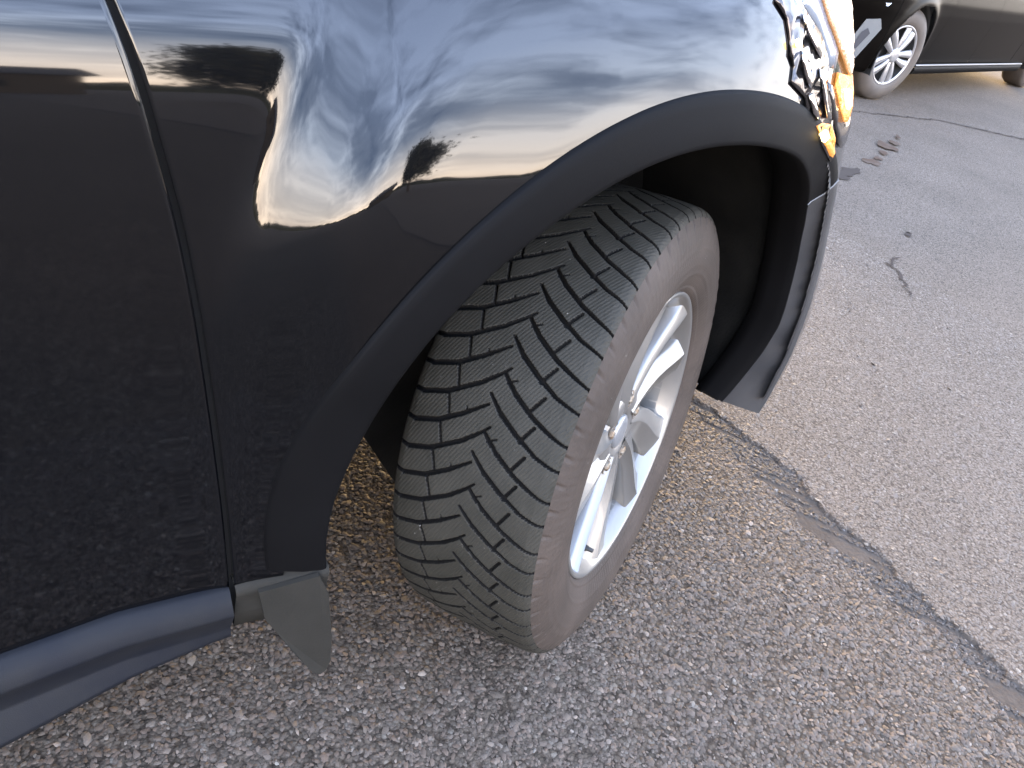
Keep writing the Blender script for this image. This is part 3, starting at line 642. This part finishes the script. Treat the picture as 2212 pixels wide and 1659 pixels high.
# ------------------------------------------------------------------ far parked car
M['fpaint'] = mat('dark_grey_brown_paint', (.0016, .0012, .0009), .35, .0, .05, coat=0., ior=1.45, var=.2, vscale=2)
M['ftyre'] = mat('dusty_tyre', (.038, .030, .024), .7, tint2=(.062, .048, .037), vscale=7)
M['frim'] = mat('silver_wheel_cover', (.30, .29, .285), .3, .6)
M['fwell'] = mat('wheel_well_black', (.008, .008, .008), .9)
M['pale'] = mat('pale_bezel_plastic', (.16, .165, .165), .3, .3)
phi = math.radians(9)
fc = empty('parked_car', (5.05, 2.75, 0)); fc.rotation_euler = (0, 0, phi); tag(fc, 'dark grey car parked beyond the headlight, silver wheel and pale fog lamp bezel showing', 'car')
def fplan(s):      # s < 0 wraps round the nose; local +X is towards the tail, -Y faces the camera
    R_ = .55; s = np.asarray(s, float); t = np.clip(-(s+.28), 0, R_*PI/2)/R_; e = np.clip(-(s+.28)-R_*PI/2, 0, None)
    x = np.maximum(s, -.28)-R_*np.sin(t); y = -.05+R_*(1-np.cos(t))+e; return x, y, -np.sin(t), -np.cos(t)
def fsurf(s, z_):
    x, y, nx, ny = fplan(s); s, z_ = np.broadcast_arrays(s, z_)
    o = np.interp(z_, [.18, .22, .30, .45, .62, .70, .80, .95, 1.02], [-.06, -.01, .0, .02, .045, .05, .035, .0, -.05])
    for ux in (0, FW): o = o+.025*np.exp(-((np.hypot(s-ux, z_-.32)-.37)/.05)**2)
    return np.stack(np.broadcast_arrays(x+nx*o, y+ny*o, z_), -1)
FW = 3.78
def fshell(name, a, b, z0, z1, n, k, material, hole=True):
    S_, Z_ = np.meshgrid(np.linspace(a, b, n), np.linspace(z0, z1, k), indexing='ij'); P = fsurf(S_, Z_); V = P.reshape(-1, 3); F = gridF(n, k)
    if hole:
        c = V[F].mean(1); F = F[(np.hypot(c[:, 0], c[:, 2]-.32) > .365) & (np.hypot(c[:, 0]-FW, c[:, 2]-.32) > .365)]
    return meshobj(name, V, F, material, fc, smooth=True)
fshell('front_bumper', -1.9, -.385, .20, .98, 60, 40, M['fpaint']); fshell('front_fender', -.38, .56, .24, .98, 70, 60, M['fpaint'])
fshell('front_door', .566, 1.62, .26, 1.0, 40, 40, M['fpaint'], False); fshell('rear_door', 1.626, 2.80, .26, 1.0, 50, 40, M['fpaint'])
fshell('rear_quarter_panel', 2.806, 4.1, .26, 1.0, 70, 50, M['fpaint'])
V = []
for x in np.linspace(.42, 3.15, 40):
    for dy, z_ in ((.03, .25), (-.052, .258), (-.075, .246), (-.078, .225), (-.06, .19), (.1, .18)): V.append((x, dy, z_))
meshobj('sill_trim', V, gridF(40, 6), M['clad'], fc, smooth=True)
V = []
for x in np.linspace(.42, 3.15, 40):
    for dy, z_ in ((-.062, .266), (-.074, .264), (-.078, .257), (-.070, .252)): V.append((x, dy, z_))
meshobj('sill_strip', V, gridF(40, 4), mat('pale_sill_strip', (.10, .095, .09), .4, .3), fc, smooth=True)
for k, ux in enumerate((0, FW)):
    V = []
    for a_ in np.radians(np.linspace(-20, 200, 48)):
        for r__, y_ in ((.372, -.075), (.362, -.078), (.360, -.05), (.366, .30)): V.append((ux+r__*math.cos(a_), y_, .32+r__*math.sin(a_)))
    meshobj('wheel_arch', V, gridF(48, 4), M['fwell'], fc, smooth=True)
box('underbody', (-.6, .28, .20), (3.9, 1.55, .42), M['under'], fc)
box('inner_mass', (.45, .0, .27), (2.8, 1.6, .95), M['under'], fc)
V = []
top = [(-.70, 1.0), (.45, 1.06), (.9, 1.2), (1.35, 1.46), (2.4, 1.50), (3.3, 1.42), (3.9, 1.05)]
for x, z_ in top:
    hw = .80 if z_ < 1.1 else .62
    for k in range(9): w = k/8*2-1; V.append((x, .82+w*hw, z_+.05*(1-w*w)))
meshobj('roof', V, gridF(len(top), 9), M['fpaint'], fc, smooth=True)
V = [(.5, .02, 1.0), (3.7, .02, 1.0), (3.2, .20, 1.42), (1.35, .20, 1.46)]; meshobj('side_window', V, [(0, 1, 2, 3)], M['glass'], fc, smooth=False)
# fog lamp bezel
def fpatch(name, pts, off, material, th=.01):
    bm = bmesh.new(); vs = []
    for s, z_ in pts:
        x, y, nx, ny = fplan(s); p = fsurf(s, z_); vs.append(bm.verts.new([float(p[0])+float(nx)*off, float(p[1])+float(ny)*off, float(p[2])]))
    bm.faces.new(vs); r_ = bmesh.ops.extrude_face_region(bm, geom=bm.faces[:])
    for v in [g for g in r_['geom'] if isinstance(g, bmesh.types.BMVert)]: v.co += Vector((.01, th, 0))
    bmesh.ops.recalc_face_normals(bm, faces=bm.faces[:]); me = bpy.data.meshes.new(name); bm.to_mesh(me); bm.free(); me.materials.append(material)
    o = bpy.data.objects.new(name, me); C.objects.link(o); o.parent = fc; return o
fpatch('fog_lamp_bezel', [(-.66, .30), (-.53, .29), (-.45, .50), (-.50, .56), (-.60, .54)], .006, M['pale'])
fpatch('fog_lamp', [(-.605, .355), (-.57, .35), (-.525, .46), (-.56, .49), (-.59, .46)], .010, mat('fog_lamp_dark', (.05, .05, .055), .15), .004)
fpatch('headlight', [(-.95, .66), (-.50, .64), (-.34, .80), (-.70, .78), (-.98, .74)], .006, mat('headlight_glassy', (.5, .52, .55), .1, .5))
for k, (ux, ang) in enumerate(((0, -.056-phi), (FW, 0))):
    w = empty('wheel', (ux, 0, .325), fc)
    w.rotation_euler = (math.radians(90), 0, ang)
    pr_ = [(.196, .045), (.204, .052), (.215, .060), (.235, .066), (.262, .066), (.290, .060), (.306, .048), (.318, .040), (.324, .020), (.325, -.03), (.325, -.13), (.30, -.17), (.2, -.17)]
    V, F = lathe(pr_, 96); V[:, 1] = np.where((.325+V[:, 1]) < .004, .004-.325, V[:, 1]); meshobj('tyre', V, F, M['ftyre'], w, smooth=True)
    V, F = lathe([(.208, .050), (.210, .056), (.205, .059), (.198, .058), (.192, .050)], 96); meshobj('rim', V, F, M['frim'], w, smooth=True)
    V, F = lathe([(.195, .048), (.190, .0), (.06, -.01), (.001, -.01)], 64); meshobj('rim_back', V, F, M['fwell'], w, smooth=True)
    V, F = lathe([(.001, .062), (.03, .062), (.045, .058), (.055, .048), (.056, .02)], 48); meshobj('hub', V, F, M['frim'], w, smooth=True)
    for j in range(10):
        a_ = 2*PI*j/10+.2; tw = .16 if j % 2 else -.10; V = []
        for i in range(9):
            t = i/8; r__ = .045+.155*t; th = a_+tw*t; hwid = .014+.016*t
            for q_, dz in ((-1.05, -.014), (-1, -.001), (-.25, .004), (.9, -.003), (1.0, -.016)):
                V.append((r__*math.cos(th)-hwid*q_*math.sin(th), r__*math.sin(th)+hwid*q_*math.cos(th), .050+.006*math.sin(t*PI)+dz))
        meshobj('spoke', V, gridF(9, 5, flip=True), M['frim'], w, smooth=True)

# ------------------------------------------------------------------ what stands behind the camera (mirrored in the paint)
M['leaf'] = mat('dark_leaves', (.022, .028, .014), .8, tint2=(.05, .055, .028), vscale=.8)
M['bark'] = mat('bark', (.055, .042, .032), .9, var=.3, vscale=6)
def limb(V, F, a, b, ra, rb, n=6):
    a, b = Vector(a), Vector(b); d = (b-a).normalized(); x = d.orthogonal().normalized(); y = d.cross(x); k = len(V)
    for c_, r__ in ((a, ra), (b, rb)):
        for i in range(n): V.append(tuple(c_+r__*(math.cos(2*PI*i/n)*x+math.sin(2*PI*i/n)*y)))
    for i in range(n): F.append((k+i, k+(i+1) % n, k+n+(i+1) % n, k+n+i))
def tree(x, y, h, w, leaves, label, seed, bare=False):
    rg = random.Random(seed); t = empty('tree', (x, y, 0)); tag(t, label, 'tree')
    V, F = [], []; tips = []
    def grow(p, d, ln, r__, lv):
        q_ = p+d*ln; limb(V, F, p, q_, r__, r__*.68); tips.append(q_)
        if lv == 0: return
        for _ in range(3 if lv > 1 else 4 if bare else 2):
            nd_ = (d+Vector((rg.uniform(-1, 1), rg.uniform(-1, 1), rg.uniform(-.2, .8)))*.75).normalized(); grow(q_, nd_, ln*rg.uniform(.6, .82), r__*.6, lv-1)
    grow(Vector((0, 0, 0)), Vector((rg.uniform(-.05, .05), 0, 1)), h*.30, h*.022, 5 if bare else 3)
    meshobj('trunk', V, F, M['bark'], t, smooth=True)
    if not bare:
        n = leaves; cl_ = RNG.normal(size=(26, 3)); cl_ /= np.linalg.norm(cl_, axis=1)[:, None]; cl_ *= RNG.uniform(.45, 1, (26, 1)); cl_ *= [w/2, w/2, h*.36]; cl_[:, 2] += h*.62
        ctr = cl_[RNG.integers(0, 26, n)]+RNG.normal(size=(n, 3))*np.array([w*.10, w*.10, h*.06])
        sz = h*.020; a = RNG.normal(size=(n, 3)); a /= np.linalg.norm(a, axis=1)[:, None]; b = np.cross(a, RNG.normal(size=(n, 3))); b /= np.linalg.norm(b, axis=1)[:, None]
        V = np.stack([ctr-a*sz, ctr+b*sz*.6, ctr+a*sz, ctr-b*sz*.6], 1).reshape(-1, 3); V[:, 2] = np.maximum(V[:, 2], .3)
        meshobj('crown', V, np.arange(n*4).reshape(-1, 4), M['leaf'], t, smooth=False)
spots = [(162, 18, 5.6, 4.0), (134, 46, 5.0, 8), (131, 60, 5.0, 8), (120, 62, 6, 9), (108, 60, 7.5, 9), (96, 55, 8, 9), (246, 44, 6, 6)]
for i, (az, d_, h_, w_) in enumerate(spots):
    a_ = math.radians(az); k_ = ['round leafy tree', 'tall leafy tree', 'broad leafy tree'][i % 3]
    tree(-.4+d_*math.sin(a_), d_*math.cos(a_), h_, w_, 9000 if i == 0 else 2600, f'dark {k_} across the lot behind the viewer, {["nearest and tallest","near the two bare trees","first past the bare trees","second past the bare trees","third past the bare trees","farthest from the house","standing alone left of the house"][i]}', 40+i)
for i, (az, d_) in enumerate(((138, 40), (141, 44))):
    a_ = math.radians(az); tree(-.2+d_*math.sin(a_), d_*math.cos(a_), 5.2, 5, 0, ['nearer bare branching tree across the lot','farther bare branching tree across the lot'][i], 70+i, bare=True)
hs = empty('house', (-2.2, -34, 0)); tag(hs, 'low house with a gable roof across the lot', 'house')
M['wall'] = mat('house_wall', (.05, .047, .045), .8, var=.1, vscale=2); M['roofm'] = mat('roof_shingle', (.045, .042, .042), .85, var=.2, vscale=5)
box('wall', (-6, -4, 0), (6, 4, 2.7), M['wall'], hs)
meshobj('roof', [(-6.5, -4.5, 2.6), (6.5, -4.5, 2.6), (6.5, 4.5, 2.6), (-6.5, 4.5, 2.6), (-6.5, 0, 3.9), (6.5, 0, 3.9)], [(0, 1, 5, 4), (2, 3, 4, 5), (0, 4, 3), (1, 2, 5), (0, 3, 2, 1)], M['roofm'], hs, smooth=False)
for x in (-4, 2.5): box('window', (x, 4.0, .9), (x+1.3, 4.06, 2.1), M['glass'], hs)
V = []; 
for i in range(961):
    a_ = 2*PI*i/960; hh = 4.4+1.3*math.sin(i*.06)+.8*math.sin(i*.17+1)+.5*math.sin(i*.47+2)+rnd.uniform(-.25, .25)
    for z_, dr in ((-.5, -6), (hh*.5, -5), (hh, 0), (hh, 20)): V.append(((170+dr)*math.cos(a_), (170+dr)*math.sin(a_), z_))
tag(meshobj('wooded_hills', V, gridF(961, 4), M['leaf'], smooth=True), kind='structure')
